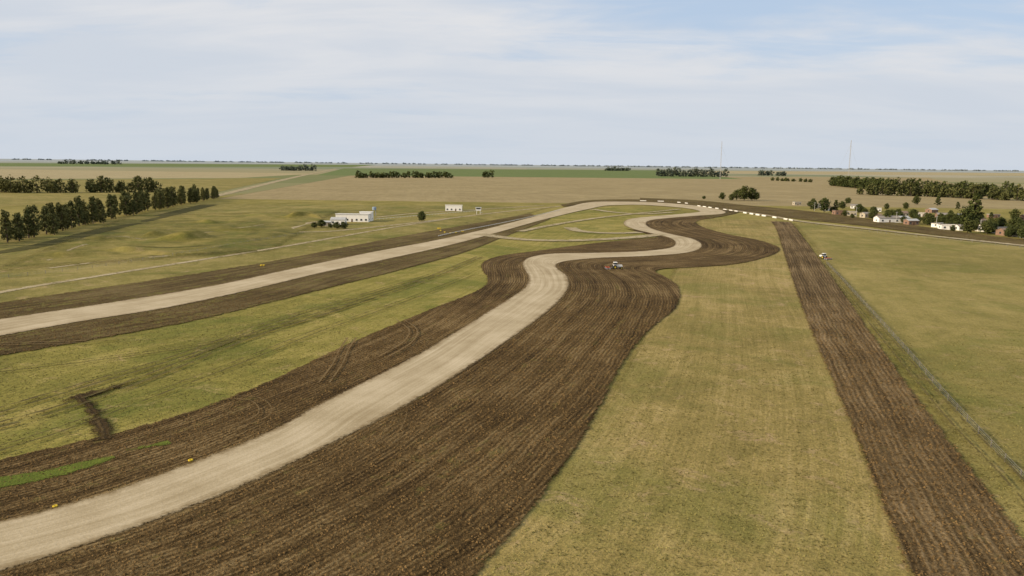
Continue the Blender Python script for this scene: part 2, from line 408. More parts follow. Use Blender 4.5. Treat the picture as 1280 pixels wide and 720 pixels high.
path("dirt_track", [(-80, 385), (0, 366), (120, 346), (240, 327), (340, 311), (420, 297), (500, 283), (560, 274)], 6, TRACK)
path("dirt_track", [(60, 336), (140, 326), (230, 318), (310, 303), (350, 289), (378, 281), (400, 279)], 5, TRACK)
path("dirt_track", [(60, 326), (100, 308), (150, 296), (190, 300), (250, 292), (330, 281)], 4, TRACK)
path("dirt_track", [(345, 290), (400, 290), (470, 284), (540, 276), (620, 266), (700, 258)], 7, TRACK)
path("dirt_track", [(350, 290), (368, 284), (385, 279), (400, 277)], (10, 6), TRACK)
path("dirt_road", [(262, 247), (300, 238), (345, 227), (385, 218), (420, 211)], (14, 22), TRACK)
path("dirt_track", [(470, 272), (520, 267), (600, 262), (680, 257)], 7, TRACK)

straight = [((-130, 443), (-190, 430)), ((0, 422), (-55, 409)), ((100, 404), (50, 393)), ((200, 388), (155, 377)), ((300, 367), (262, 359)),
            ((400, 343), (370, 336)), ((480, 326), (455, 318)), ((560, 308), (540, 302)), ((620, 292), (607, 287)), ((680, 275), (672, 270))]
up_out = [(-230, 414), (-140, 399), (-20, 381), (95, 364), (210, 347), (330, 328), (425, 310), (515, 293), (590, 280), (662, 267)]
lo_out = [(-50, 457), (70, 436), (165, 419), (250, 402), (345, 379), (435, 356), (505, 338), (580, 317), (628, 298), (690, 274)]
def midp(a, b_, t=0.5): return (a[0]+(b_[0]-a[0])*t, a[1]+(b_[1]-a[1])*t)
ribbon("ploughed_strip", [(midp(a, b_), o) for (a, b_), o in zip(straight, up_out)], SOIL2)
ribbon("ploughed_strip", [(midp(a, b_), o) for (a, b_), o in zip(straight, lo_out)], SOIL2)

circ = [((-130, 683), (-50, 735)), ((0, 655), (80, 695)), ((130, 620), (205, 651)), ((250, 577), (325, 602)), ((330, 545), (405, 563)),
        ((400, 507), (470, 530)), ((470, 472), (535, 494)), ((520, 446), (585, 462)), ((570, 416), (632, 430)), ((610, 391), (672, 401)),
        ((640, 372), (698, 379)), ((656, 360), (711, 360)), ((660, 348), (709, 346)), ((655, 338), (699, 338)), ((653, 329), (695, 334)),
        ((664, 322), (699, 330)), ((690, 318), (712, 327)), ((740, 317), (750, 323.5)), ((800, 315), (812, 321)), ((835, 311), (858, 317)),
        ((844, 305), (877, 310)), ((836, 298), (868, 300)), ((812, 292), (838, 293)), ((788, 286), (817, 287)), ((779, 280), (808, 281)),
        ((788, 274), (814, 276)), ((820, 270.5), (838, 273)), ((855, 267.5), (868, 270.5)), ((874, 265), (905, 267.5)), ((862, 261.5), (898, 262)),
        ((840, 259), (860, 256.5)), ((800, 256.5), (808, 253)), ((765, 257), (750, 252.5)), ((735, 262), (712, 258.5))]
lo = [(-260, 640), (-110, 602), (20, 570), (150, 540), (240, 513), (320, 483), (400, 446), (455, 421), (510, 398), (552, 381), (585, 368),
      (604, 357), (606, 347), (600, 338), (602, 328), (625, 320), (670, 314), (730, 306), (785, 300), (812, 298), (822, 296.5), (800, 291), (780, 286)]
ribbon("ploughed_strip", [(midp(*c), o) for c, o in zip(circ, lo)], SOIL)
ro = [(250, 900), (420, 860), (560, 765), (640, 680), (690, 615), (728, 560), (755, 510), (775, 470), (796, 436), (822, 408),
      (848, 386), (853, 370), (848, 356), (832, 346), (822, 341), (826, 338), (835, 336.5), (870, 335), (920, 331), (960, 322),
      (977, 312), (955, 302), (915, 294), (885, 286), (872, 280), (874, 276), (885, 274), (895, 273)]
ribbon("ploughed_field", [(midp(*c), o) for c, o in zip(circ, ro)], SOIL, cols=24, n=14)
ribbon("ploughed_strip", [((1175, 840), (1470, 860)), ((1128, 720), (1325, 720)), ((1080, 590), (1215, 582)), ((1045, 500), (1152, 500)), ((1012, 420), (1100, 428)),
                          ((992, 365), (1058, 368)), ((977, 315), (1021, 317)), ((968, 285), (998, 287)), ((962, 277), (990, 278))], SOIL3, cols=16)
ribbon("ploughed_strip", [((800, 247.5), (800, 251)), ((870, 250.5), (872, 256)), ((930, 256.5), (935, 266)), ((1000, 263), (1005, 275)),
                          ((1080, 273), (1080, 283)), ((1150, 283), (1150, 292)), ((1220, 292.5), (1220, 300.5)), ((1330, 306), (1330, 315))], SOIL2)
ribbon("ploughed_strip", [((700, 256), (705, 259)), ((745, 250), (750, 253.5)), ((800, 249.5), (805, 254)), ((860, 253), (862, 257)), ((905, 259), (902, 264)),
                          ((925, 264), (905, 268)), ((910, 270), (880, 269)), ((890, 273), (870, 270))], SOIL2)

ribbon("green_verge", [((-90, 622), (-90, 640)), ((0, 598), (0, 615)), ((60, 588), (70, 601)), ((110, 577), (125, 585)), ((140, 571), (146, 576))], G_GREEN, out=0.3)
path("green_verge", [(158, 566), (185, 561), (212, 555)], (2, 3.2), G_GREEN)
path("ditch", [(70, 506), (98, 498), (120, 493), (140, 487), (170, 479)], (3.4, 6.0, 6.4, 3.4), DITCH)
path("ditch", [(100, 496), (110, 508), (120, 522), (126, 535), (132, 552)], (5.0, 5.2, 6.4), DITCH)

ribbon("gravel_road", circ+[(a, b_) for a, b_ in straight[::-1]], ROAD, n=14, cols=8, out=0.5)
path("dirt_track", [(598, 293), (625, 297), (660, 300.5), (705, 301.5), (750, 300), (790, 297.5), (825, 294)], 12, TRACK)
path("dirt_track", [(712, 285), (722, 289), (745, 291.5), (775, 292), (800, 291)], 11, TRACK)
path("dirt_track", [(650, 290), (690, 282), (740, 274), (790, 268), (850, 262)], 8, TRACK)
path("dirt_track", [(740, 262), (770, 266), (800, 268), (840, 266)], 10, TRACK)
path("dirt_track", [(905, 262), (960, 270), (1000, 277), (1060, 284), (1150, 294), (1300, 310)], 10, TRACK)

def ruts(pts, gap=1.9, wdt=0.6, mat=None):
    C = spline([G(*p) for p in pts], 12)
    T = np.gradient(C, axis=0); T /= np.linalg.norm(T, axis=1)[:, None]+1e-9
    Nn = np.stack([-T[:, 1], T[:, 0]], 1)
    for s_ in (-1, 1):
        c = C+Nn*gap/2*s_
        ribbon_world("wheel_rut", c+Nn*wdt/2, c-Nn*wdt/2, mat or RUT, 2)
ruts([(-40, 545), (80, 512), (200, 468), (320, 420), (430, 385), (520, 355), (600, 322)], wdt=1.2, gap=2.4)
ruts([(-40, 528), (100, 486), (230, 446), (340, 405), (440, 375), (540, 345)], wdt=1.1, gap=2.3)
ruts([(-30, 470), (120, 452), (260, 432), (380, 402), (470, 372)], mat=RUT, wdt=0.9)
ruts([(-60, 582), (60, 546), (170, 505), (300, 455), (400, 415), (500, 380), (590, 345)], mat=RUT, wdt=0.9)
ruts([(405, 482), (422, 458), (430, 440), (440, 425)], mat=RUTL)
ruts([(478, 450), (510, 430), (516, 415), (500, 402)], mat=RUTL)
ruts([(290, 540), (330, 522), (318, 503), (280, 500)], mat=RUTL, wdt=0.45)
ruts([(-20, 434), (40, 432), (90, 431), (160, 425)], mat=RUTL)
ruts([(470, 560), (490, 545), (500, 520), (480, 535)], mat=RUTL, wdt=0.4)
ruts([(1032, 330), (1075, 386), (1140, 465), (1200, 536), (1262, 600), (1340, 690)], gap=2.2, wdt=0.9, mat=RUT)
path("dark_fence_line", [(1040, 336), (1078, 376), (1133, 438), (1193, 508), (1244, 563), (1290, 612), (1350, 680)], 1.9, G_DARK)  # dark patchy strip along the wire fence

# ---------------------------------------------------------------- near-field clods and tufts (real geometry)
rng = np.random.RandomState(11)
def scatter_in(names, count, dmax, margin=0.03):
    cells = []
    for (nm, L, Rr, z) in RIB:
        if nm not in names: continue
        for i in range(len(L)-1):
            c = (L[i]+Rr[i])/2; d = np.linalg.norm(c)
            area = np.linalg.norm(Rr[i]-L[i])*np.linalg.norm((L[i+1]+Rr[i+1]-L[i]-Rr[i])/2)
            if d < dmax: cells.append((L[i], Rr[i], L[i+1], Rr[i+1], z, area*(1-d/dmax)**0.7))
    wts = np.array([c[5] for c in cells]); wts /= wts.sum()
    idx = rng.choice(len(cells), count, p=wts)
    s_ = rng.rand(count)*(1-2*margin)+margin; t = rng.rand(count)
    A = np.array([cells[i][0] for i in idx]); B = np.array([cells[i][1] for i in idx]); C = np.array([cells[i][2] for i in idx]); D = np.array([cells[i][3] for i in idx])
    P = (A*(1-s_)[:, None]+B*s_[:, None])*(1-t)[:, None]+(C*(1-s_)[:, None]+D*s_[:, None])*t[:, None]
    Z = np.array([cells[i][4] for i in idx])
    keep = np.ones(count, bool)
    block = ("gravel_road",) if "ploughed_field" in names else ("gravel_road", "ploughed_field", "ploughed_strip")
    for (nm, L, Rr, z) in RIB:
        if nm not in block: continue
        for i in range(len(L)-1):
            if np.linalg.norm(L[i]) > dmax*1.1: continue
            q = [L[i], Rr[i], Rr[i+1], L[i+1]]; c = sum(q)/4
            inside = np.ones(count, bool)
            sgn = 0
            for a in range(4):
                e = q[(a+1) % 4]-q[a]; nx, ny = -e[1], e[0]
                if sgn == 0: sgn = np.sign((c[0]-q[a][0])*nx+(c[1]-q[a][1])*ny) or 1
                inside &= (((P[:, 0]-q[a][0])*nx+(P[:, 1]-q[a][1])*ny)*sgn/(np.linalg.norm(e)+1e-6)) >= -0.3
            keep &= ~inside
    return P[keep], Z[keep]

def clods(name, names, count, dmax, mat, s0, s1):
    P, Z = scatter_in(names, count, dmax); count = len(P)
    base = np.array([(1, 0, 0), (0, 1, 0), (-1, 0, 0), (0, -1, 0), (0, 0, 0.8), (0, 0, -0.4)], float)
    tri = np.array([(0, 1, 4), (1, 2, 4), (2, 3, 4), (3, 0, 4), (1, 0, 5), (2, 1, 5), (3, 2, 5), (0, 3, 5)])
    sz = s0+(s1-s0)*rng.rand(count)**3
    V = base[None]*sz[:, None, None]*(0.6+0.8*rng.rand(count, 6, 1))
    a = rng.rand(count)*6.28; ca, sa = np.cos(a)[:, None], np.sin(a)[:, None]
    X = V[..., 0]*ca-V[..., 1]*sa; Y = V[..., 0]*sa+V[..., 1]*ca
    V = np.stack([X+P[:, :1], Y+P[:, 1:], V[..., 2]+Z[:, None]+0.02], -1).reshape(-1, 3)
    Fc = (tri[None]+np.arange(count)[:, None, None]*6).reshape(-1, 3)
    me = bpy.data.meshes.new(name); me.from_pydata(V.tolist(), [], Fc.tolist()); me.materials.append(mat)
    return link(bpy.data.objects.new(name, me))
CLOD = mat_plain("clod_earth", (0.135, 0.086, 0.036), 0.55, 1.0, 0.8, 0.05)
clods("soil_clods", ("ploughed_field", "ploughed_strip"), 70000, 260, CLOD, 0.05, 0.22)

def tufts(name, names, count, dmax, mat):
    P, Z = scatter_in(names, count, dmax); count = len(P); nb = 4
    a = rng.rand(count, nb)*6.28; r = 0.05+0.16*rng.rand(count, nb); hh = (0.05+0.12*rng.rand(count, nb)**2)
    cx = P[:, :1]+np.cos(a)*r*0.4; cy = P[:, 1:]+np.sin(a)*r*0.4
    v0 = np.stack([cx-np.sin(a)*r*0.5, cy+np.cos(a)*r*0.5, np.repeat(Z[:, None], nb, 1)], -1)
    v1 = np.stack([cx+np.sin(a)*r*0.5, cy-np.cos(a)*r*0.5, np.repeat(Z[:, None], nb, 1)], -1)
    v2 = np.stack([cx+np.cos(a)*r, cy+np.sin(a)*r, Z[:, None]+hh], -1)
    V = np.stack([v0, v1, v2], 2).reshape(-1, 3); Fc = np.arange(len(V)).reshape(-1, 3)
    me = bpy.data.meshes.new(name); me.from_pydata(V.tolist(), [], Fc.tolist()); me.materials.append(mat)
    return link(bpy.data.objects.new(name, me))
TUFT = mat_plain("tuft_grass", (0.21, 0.18, 0.06), 0.45, 0.95, 0.3, 0.05)
tufts("grass_tufts", ("dry_grass_lane", "infield_grass", "pasture"), 40000, 240, TUFT)

# ---------------------------------------------------------------- vegetation
BARK = mat_plain("bark", (0.11, 0.085, 0.06), 0.3, 0.95)
LEAF_E = mat_leaf("leaf_eucalyptus", (0.026, 0.036, 0.013), (0.135, 0.135, 0.046))
LEAF_D = mat_leaf("leaf_dark", (0.02, 0.032, 0.010), (0.088, 0.10, 0.030))
LEAF_FAR = mat_leaf("leaf_distant_hazed", (0.06, 0.08, 0.062), (0.11, 0.13, 0.095))  # leaf colours greyed and blued: haze put into the base colour
LEAF_HZ = mat_leaf("leaf_horizon_hazed", (0.18, 0.22, 0.25), (0.21, 0.25, 0.275))  # stronger haze tint painted into the leaves of the horizon trees

def tree_arrays(rng, h, rad, kind='round', clumps=22, leaves=40, leaf=0.55, trunk=True, low=None):
    V = []; Fc = []; S = []; M = []
    def tube(p, q, r0, r1, k=6):
        p, q = np.array(p, float), np.array(q, float); d = q-p; d /= np.linalg.norm(d)+1e-9
        a = np.cross(d, (0.3, 0.9, 0.1)); a /= np.linalg.norm(a); c = np.cross(d, a); b0 = len(V)
        for (o, r) in ((p, r0), (q, r1)):
            for i in range(k):
                t = 2*math.pi*i/k; V.append(o+(a*math.cos(t)+c*math.sin(t))*r); S.append(0)
        for i in range(k):
            Fc.append((b0+i, b0+(i+1) % k, b0+k+(i+1) % k, b0+k+i)); M.append(0)
    cb = (0.2 if kind == 'round' else 0.12) if low is None else low
    lean = rng.randn(2)*0.02*h
    top = np.array((lean[0], lean[1], h*0.85))
    if trunk:
        mid = np.array((lean[0]*0.3+rng.randn()*0.1, lean[1]*0.3, h*0.4))
        tube((0, 0, -0.3), mid, 0.022*h+0.06, 0.014*h+0.04); tube(mid, top, 0.014*h+0.04, 0.04)
    for c in range(clumps):
        t = cb+(1-cb)*((c+rng.rand())/clumps)
        if kind == 'round': prof = math.sin(math.pi*min(1, (t-cb)/(1-cb)*0.86+0.12))**0.6
        else: prof = (1-((t-cb)/(1-cb))**1.6)*0.8+0.22
        ang = c*2.4+rng.rand()*0.8; rr = rad*prof*(0.35+0.55*rng.rand())
        cen = np.array((math.cos(ang)*rr+lean[0]*t, math.sin(ang)*rr+lean[1]*t, t*h*0.95))
        if trunk and c % 2 == 0:
            tube((lean[0]*t*0.6, lean[1]*t*0.6, cen[2]*0.72), cen, 0.01*h+0.03, 0.03, 4)
        cr = rad*(0.32+0.24*rng.rand())*(0.75 if kind != 'round' else 1)
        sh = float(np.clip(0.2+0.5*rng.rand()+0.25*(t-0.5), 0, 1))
        for l in range(leaves):
            d = rng.randn(3); d /= np.linalg.norm(d); p = cen+d*cr*(rng.rand()**0.45)*np.array((1, 1, 0.8))
            nrm = d+rng.randn(3)*0.7+np.array((0, 0, 0.4)); nrm /= np.linalg.norm(nrm)
            a = np.cross(nrm, rng.randn(3)); a /= np.linalg.norm(a)+1e-9; b_ = np.cross(nrm, a)
            sz = leaf*(0.6+0.8*rng.rand()); b0 = len(V)
            V.extend([p-a*sz-b_*sz*0.2, p+b_*sz*0.55-a*0.1*sz, p+a*sz+b_*0.1*sz, p-b_*sz*0.6+a*0.1*sz])
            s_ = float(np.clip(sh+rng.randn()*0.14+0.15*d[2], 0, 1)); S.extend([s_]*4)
            Fc.append((b0, b0+1, b0+2, b0+3)); M.append(1)
    V = np.array(V); V[:, 2] = np.maximum(V[:, 2], -0.3)
    return V, Fc, S, M

def tree_mesh(name, arr, leafmat):
    V, Fc, S, M = arr
    me = bpy.data.meshes.new(name); me.from_pydata(V.tolist(), [], Fc)
    me.materials.append(BARK); me.materials.append(leafmat)
    me.polygons.foreach_set('material_index', M)
    at = me.attributes.new('shade', 'FLOAT_VECTOR', 'POINT')
    at.data.foreach_set('vector', np.repeat(np.array(S, dtype=np.float32), 3)); me.update()
    return me

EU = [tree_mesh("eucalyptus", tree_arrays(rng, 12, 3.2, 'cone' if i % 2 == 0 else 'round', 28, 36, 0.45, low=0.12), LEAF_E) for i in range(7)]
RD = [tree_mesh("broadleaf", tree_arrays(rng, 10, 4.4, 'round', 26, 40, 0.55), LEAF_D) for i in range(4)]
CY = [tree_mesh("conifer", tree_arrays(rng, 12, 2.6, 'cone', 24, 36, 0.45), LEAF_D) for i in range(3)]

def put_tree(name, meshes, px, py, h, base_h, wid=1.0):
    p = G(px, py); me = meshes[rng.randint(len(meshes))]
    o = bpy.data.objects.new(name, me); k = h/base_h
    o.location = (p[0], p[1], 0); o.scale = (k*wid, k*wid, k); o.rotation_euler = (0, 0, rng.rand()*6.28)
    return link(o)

A = spline([G(-60, 311), G(20, 301), G(90, 285), G(160, 269), G(215, 258), G(272, 247)], 12)
seg = np.r_[0, np.cumsum(np.linalg.norm(np.diff(A, axis=0), axis=1))]
dd = 0.0
while dd < seg[-1]:
    x = np.interp(dd, seg, A[:, 0]); y = np.interp(dd, seg, A[:, 1])
    o = bpy.data.objects.new("eucalyptus_tree", EU[rng.randint(7)])
    k = (11+rng.rand()*7)/12*(0.65 if rng.rand() < 0.18 else 1)
    o.location = (x+rng.randn()*2.6, y+rng.randn()*1.8, 0); o.scale = (k*0.9, k*0.9, k); o.rotation_euler = (0, 0, rng.rand()*6.28)
    link(o); dd += 3.6+rng.rand()*4.2

def tree_row(name, pts, h, rad, spacing, mat, leaf=1.0, clumps=9, leaves=16, depth=0, kind='round', gaps=0.0, low=0.1):
    P = np.array([G(*p) for p in pts]); sg = np.r_[0, np.cumsum(np.linalg.norm(np.diff(P, axis=0), axis=1))]
    VV = []; FF = []; SS = []; MM = []; off = 0; d = 0
    while d < sg[-1]:
        if rng.rand() >= gaps:
            x = np.interp(d, sg, P[:, 0]); y = np.interp(d, sg, P[:, 1])+rng.rand()*depth
            hh = h*(0.6+0.6*rng.rand())
            V, Fc, S, M = tree_arrays(rng, hh, rad*(0.8+0.5*rng.rand()), kind, clumps, leaves, leaf, low=low)
            V = V+np.array((x, y, 0)); VV.append(V); FF += [tuple(i+off for i in f) for f in Fc]; SS += S; MM += M; off += len(V)
        d += spacing*(0.6+0.8*rng.rand())
    if not VV: return
    me = tree_mesh(name, (np.vstack(VV), FF, SS, MM), mat); return link(bpy.data.objects.new(name, me))

tree_row("distant_tree_row", [(-10, 241), (90, 241.5)], 17, 7, 6, LEAF_E, 1.2, 14, 22, 20)
tree_row("distant_tree_row", [(107, 241), (192, 240.5)], 17, 7, 6, LEAF_E, 1.2, 14, 22, 20)
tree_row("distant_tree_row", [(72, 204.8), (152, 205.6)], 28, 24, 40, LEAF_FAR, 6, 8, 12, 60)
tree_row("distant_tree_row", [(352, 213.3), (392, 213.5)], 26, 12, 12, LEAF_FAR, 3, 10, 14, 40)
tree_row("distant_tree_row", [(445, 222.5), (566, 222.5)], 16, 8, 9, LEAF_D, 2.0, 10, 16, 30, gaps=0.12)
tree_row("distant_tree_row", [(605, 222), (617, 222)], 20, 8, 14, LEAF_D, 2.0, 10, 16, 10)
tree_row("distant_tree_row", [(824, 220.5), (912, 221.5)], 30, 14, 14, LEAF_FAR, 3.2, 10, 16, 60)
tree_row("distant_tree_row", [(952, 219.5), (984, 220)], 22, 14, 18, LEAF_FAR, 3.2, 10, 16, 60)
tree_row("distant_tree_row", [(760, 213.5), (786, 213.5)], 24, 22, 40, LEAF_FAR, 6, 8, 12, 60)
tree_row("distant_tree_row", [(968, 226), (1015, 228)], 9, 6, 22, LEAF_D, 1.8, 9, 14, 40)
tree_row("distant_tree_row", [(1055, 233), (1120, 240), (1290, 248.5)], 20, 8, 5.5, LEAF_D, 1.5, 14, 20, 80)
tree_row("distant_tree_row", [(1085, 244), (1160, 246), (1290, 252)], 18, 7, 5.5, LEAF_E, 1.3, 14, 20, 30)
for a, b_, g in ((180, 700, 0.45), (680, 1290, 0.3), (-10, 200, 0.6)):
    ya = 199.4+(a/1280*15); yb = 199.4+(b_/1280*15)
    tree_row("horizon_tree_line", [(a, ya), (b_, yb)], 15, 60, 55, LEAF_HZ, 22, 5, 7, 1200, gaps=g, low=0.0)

for px, py, h in ((903, 250, 9), (921, 250, 12), (930, 251, 17), (940, 251, 15), (946, 250, 9), (914, 251, 8)):
    put_tree("broadleaf_tree", RD, px, py, h, 10)
for px, py, h, m_, wd in ((1030, 266, 13, RD, .9), (1044, 266, 12, CY, 1.2), (1145, 256, 10, RD, 1), (1172, 257, 11, CY, 1.6), (1216, 286, 25, CY, 1.15), (1209, 286, 15, RD, .9),
                          (1164, 280, 7, RD, 1), (1080, 269, 6, RD, 1.2), (1092, 266, 5, RD, 1.2), (1250, 284, 7, RD, 1), (1272, 287, 8, RD, 1), (1132, 262, 7, RD, 1), (1060, 255, 7, RD, 1.2),
                          (1188, 272, 6, RD, 1), (1238, 276, 7, CY, 1.3), (880, 249, 4, RD, 1.4), (1012, 258, 5, RD, 1.3), (1268, 276, 9, RD, 1), (1108, 262, 6, RD, 1), (1197, 262, 8, CY, 1.4)):
    put_tree("broadleaf_tree" if m_ is RD else "conifer_tree", m_, px, py, h, 10 if m_ is RD else 12, wd)
for i in range(85):
    px = 1005+rng.rand()**0.8*290; lo_y = 260+(px-1010)*0.125; py = lo_y-8+rng.rand()*15
    put_tree("broadleaf_tree", RD, px, py, 3+rng.rand()*5.5, 10, 1.15)
put_tree("broadleaf_tree", RD, 527, 277, 7, 10)
for px, py, h in ((393, 285, 3.5), (402, 284, 4.5), (421, 286, 4.0), (430, 286, 4.0), (413, 285, 2.6)):
    put_tree("bush", RD, px, py, h, 10, 1.5)

# ---------------------------------------------------------------- buildings
WHITE = mat_plain("white_plaster", (0.80, 0.78, 0.74), 0.06)
WHITE2 = mat_plain("weathered_plaster", (0.55, 0.53, 0.49), 0.15)
CREAM = mat_plain("cream_plaster", (0.42, 0.37, 0.29), 0.15)
BRICK = mat_plain("brick", (0.24, 0.15, 0.105), 0.2)
BLUEW = mat_plain("blue_wall", (0.25, 0.32, 0.42), 0.1)
TIN = mat_plain("tin_roof", (0.40, 0.40, 0.39), 0.15, 0.5)
TIN2 = mat_plain("rusty_tin_roof", (0.24, 0.21, 0.18), 0.25, 0.7)
TILE = mat_plain("tile_roof", (0.22, 0.15, 0.11), 0.2)
GLASS = mat_plain("window_glass", (0.03, 0.04, 0.05), 0.2, 0.15, 1, 0.5)
DOOR = mat_plain("door_paint", (0.12, 0.07, 0.04), 0.2)
CONC = mat_plain("concrete", (0.40, 0.39, 0.36), 0.15)
POST = mat_plain("weathered_post", (0.20, 0.18, 0.15), 0.2)
WPAINT = mat_plain("white_paint", (0.72, 0.70, 0.65), 0.1)
YEL = mat_plain("yellow_paint", (0.60, 0.43, 0.03), 0.15)
RUB = mat_plain("rubber", (0.02, 0.02, 0.02), 0.2)
STEEL = mat_plain("steel", (0.35, 0.36, 0.37), 0.1, 0.5, 2, 0.5, 0.6)
REDP = mat_plain("red_paint", (0.45, 0.08, 0.03), 0.1)

def box(name, c, s_, mat, parent, taper=1.0):
    x, y, z = c; a, b_, d = s_[0]/2, s_[1]/2, s_[2]/2; t = taper
    v = [(x-a, y-b_, z-d), (x+a, y-b_, z-d), (x+a, y+b_, z-d), (x-a, y+b_, z-d),
         (x-a*t, y-b_*t, z+d), (x+a*t, y-b_*t, z+d), (x+a*t, y+b_*t, z+d), (x-a*t, y+b_*t, z+d)]
    f = [(3, 2, 1, 0), (4, 5, 6, 7), (0, 1, 5, 4), (1, 2, 6, 5), (2, 3, 7, 6), (3, 0, 4, 7)]
    return mesh_obj(name, v, f, mat, parent)

def empty(name, loc, rz=0):
    e = bpy.data.objects.new(name, None); e.location = loc; e.rotation_euler = (0, 0, rz); e.empty_display_size = 1
    return link(e)

def house(name, px, py, W, D, Hh, wall, roof, kind='gable', rot=0.0, nwin=2):
    p = G(px, py); e = empty(name, (p[0], p[1]+D/2, 0), rot)
    box("walls", (0, 0, Hh/2), (W, D, Hh), wall, e)
    if kind == 'gable':
        o = 0.35; r = D*0.2; a, b_ = W/2+o, D/2+o
        v = [(-a, -b_, Hh-0.02), (a, -b_, Hh-0.02), (a, 0, Hh+r), (-a, 0, Hh+r), (a, b_, Hh-0.02), (-a, b_, Hh-0.02)]
        v += [(x, y, z+0.15) for x, y, z in v]
        f = [(0, 1, 2, 3), (3, 2, 4, 5), (6, 9, 8, 7), (9, 11, 10, 8), (0, 6, 7, 1), (4, 10, 11, 5), (0, 3, 9, 6), (3, 5, 11, 9), (1, 7, 8, 2), (2, 8, 10, 4)]
        mesh_obj("roof", v, f, roof, e)
        mesh_obj("gables", [(-W/2, -D/2, Hh), (-W/2, D/2, Hh), (-W/2, 0, Hh+r*0.95), (W/2, -D/2, Hh), (W/2, D/2, Hh), (W/2, 0, Hh+r*0.95)], [(0, 2, 1), (3, 4, 5)], wall, e)
    else:
        box("roof", (0, 0, Hh+0.12), (W+0.5, D+0.5, 0.24), roof, e)
        box("parapet", (0, -D/2-0.1, Hh+0.44), (W+0.5, 0.2, 0.4), wall, e)
    k = nwin+1
    for i in range(k):
        x = -W/2+W*(i+0.5)/k
        if i == k//2: box("door", (x, -D/2-0.02, 1.05), (1.0, 0.1, 2.1), DOOR, e)
        else:
            box("window_%d" % i, (x, -D/2-0.02, 1.6), (1.3, 0.08, 1.1), GLASS, e)
            box("sill_%d" % i, (x, -D/2-0.1, 1.0), (1.5, 0.16, 0.1), CONC, e)
    for sx in (-1, 1):
        box("side_window", (sx*(W/2+0.02), 0, 1.6), (0.08, 1.3, 1.1), GLASS, e)
    return e

house("clubhouse", 440, 277.5, 22, 9, 5.0, WHITE, TIN, 'flat', 0.0, 6)
house("clubhouse_annex", 422, 281, 9, 7, 3.2, WHITE, TIN, 'gable', 0.0, 2)
house("clubhouse_annex", 457, 276.5, 8, 8, 6.0, WHITE, WHITE, 'flat', 0.0, 2)
house("garden_shed", 408, 283, 5, 4, 2.6, CREAM, TIN, 'gable', 0.1, 1)
p = G(468, 270); e = empty("water_tank", (p[0], p[1], 0))
for sx in (-1, 1):
    for sy in (-1, 1): box("leg", (sx*1.0, sy*1.0, 2.2), (0.2, 0.2, 4.4), STEEL, e)
def cyl(name, c, r, h, mat, parent, k=20, axis='Z', r2=None, bev=0.12):
    r2 = r if r2 is None else r2
    prof = [(r*(1-bev), 0), (r, h*bev), (r2, h*(1-bev)), (r2*(1-bev), h)]
    v = []; f = []
    for (rr, z) in prof:
        for i in range(k):
            t = 2*math.pi*i/k; q = (rr*math.cos(t), rr*math.sin(t), z-h/2)
            if axis == 'X': q = (q[2], q[0], q[1])
            if axis == 'Y': q = (q[0], q[2], q[1])
            v.append((q[0]+c[0], q[1]+c[1], q[2]+c[2]))
    for a in range(3):
        for i in range(k): f.append((a*k+i, a*k+(i+1) % k, (a+1)*k+(i+1) % k, (a+1)*k+i))
    f.append(tuple(range(k-1, -1, -1))); f.append(tuple(3*k+i for i in range(k)))
    return mesh_obj(name, v, f, mat, parent)
cyl("tank", (0, 0, 5.6), 1.5, 2.4, BLUEW, e)

house("timing_cabin", 567, 264, 14, 6, 4.8, WHITE, WHITE, 'flat', 0.0, 3)
p = G(598, 268); e = empty("control_tower", (p[0], p[1], 0))
for sx in (-1, 1):
    for sy in (-1, 1): box("leg", (sx*1.4, sy*1.4, 1.6), (0.25, 0.25, 3.2), WPAINT, e)
box("cabin", (0, 0, 4.3), (4.2, 4.0, 2.2), WHITE, e); box("roof", (0, 0, 5.52), (5, 4.8, 0.2), TIN, e)
box("window", (0, -2.04, 4.6), (3.4, 0.06, 1.0), GLASS, e)
box("stair", (2.6, 0, 1.6), (0.8, 3.0, 0.15), STEEL, e)

W_ = [WHITE, CREAM, BRICK, WHITE2, CREAM, BRICK, WHITE2]; RF = [TIN, TILE, TIN2, TIN2, TIN]
vill = [(1052, 268, 9, 7), (1066, 270, 7, 7), (1084, 273, 9, 6), (1099, 274, 8, 7), (1112, 278, 15, 8), (1130, 279, 8, 7), (1142, 280, 7, 6), (1128, 271, 9, 7),
        (1178, 285, 10, 7), (1189, 287, 11, 7), (1206, 288.5, 7, 6), (1234, 290, 10, 7), (1250, 292, 7, 6), (1260, 294, 9, 7), (1276, 296, 8, 7), (1294, 298, 9, 7),
        (1226, 280, 8, 7), (1262, 284, 8, 7), (1155, 272, 8, 7), (1098, 265, 8, 7), (1073, 262, 8, 7), (1178, 274, 8, 7), (1278, 285, 9, 7), (1036, 265, 7, 6), (1022, 261, 7, 6),
        (997, 256, 7, 6), (1205, 275, 8, 7), (1245, 273, 8, 7), (1286, 276, 8, 7), (1166, 266, 8, 7)]
for i, (px, py, W0, D0) in enumerate(vill):
    wl = WHITE if i in (4, 8, 9, 11, 20) else W_[rng.randint(7)]
    house("brick_house" if wl is BRICK else "village_house", px+rng.randn(), py+rng.randn()*0.8, W0*(0.85+0.3*rng.rand()), D0, 2.5+rng.rand()*1.1, wl, RF[rng.randint(5)],
          'flat' if rng.rand() < 0.5 else 'gable', (rng.rand()-0.5)*0.9, 2)

for px, py in ((1070, 272), (1120, 279), (1170, 285), (1225, 291), (1285, 297), (1018, 264)):
    p = G(px, py); e = empty("utility_pole", (p[0], p[1], 0)); cyl("post", (0, 0, 4.2), 0.16, 8.4, CONC, e, 8, bev=0.02); box("crossarm", (0, 0, 7.9), (2.0, 0.12, 0.14), CONC, e)

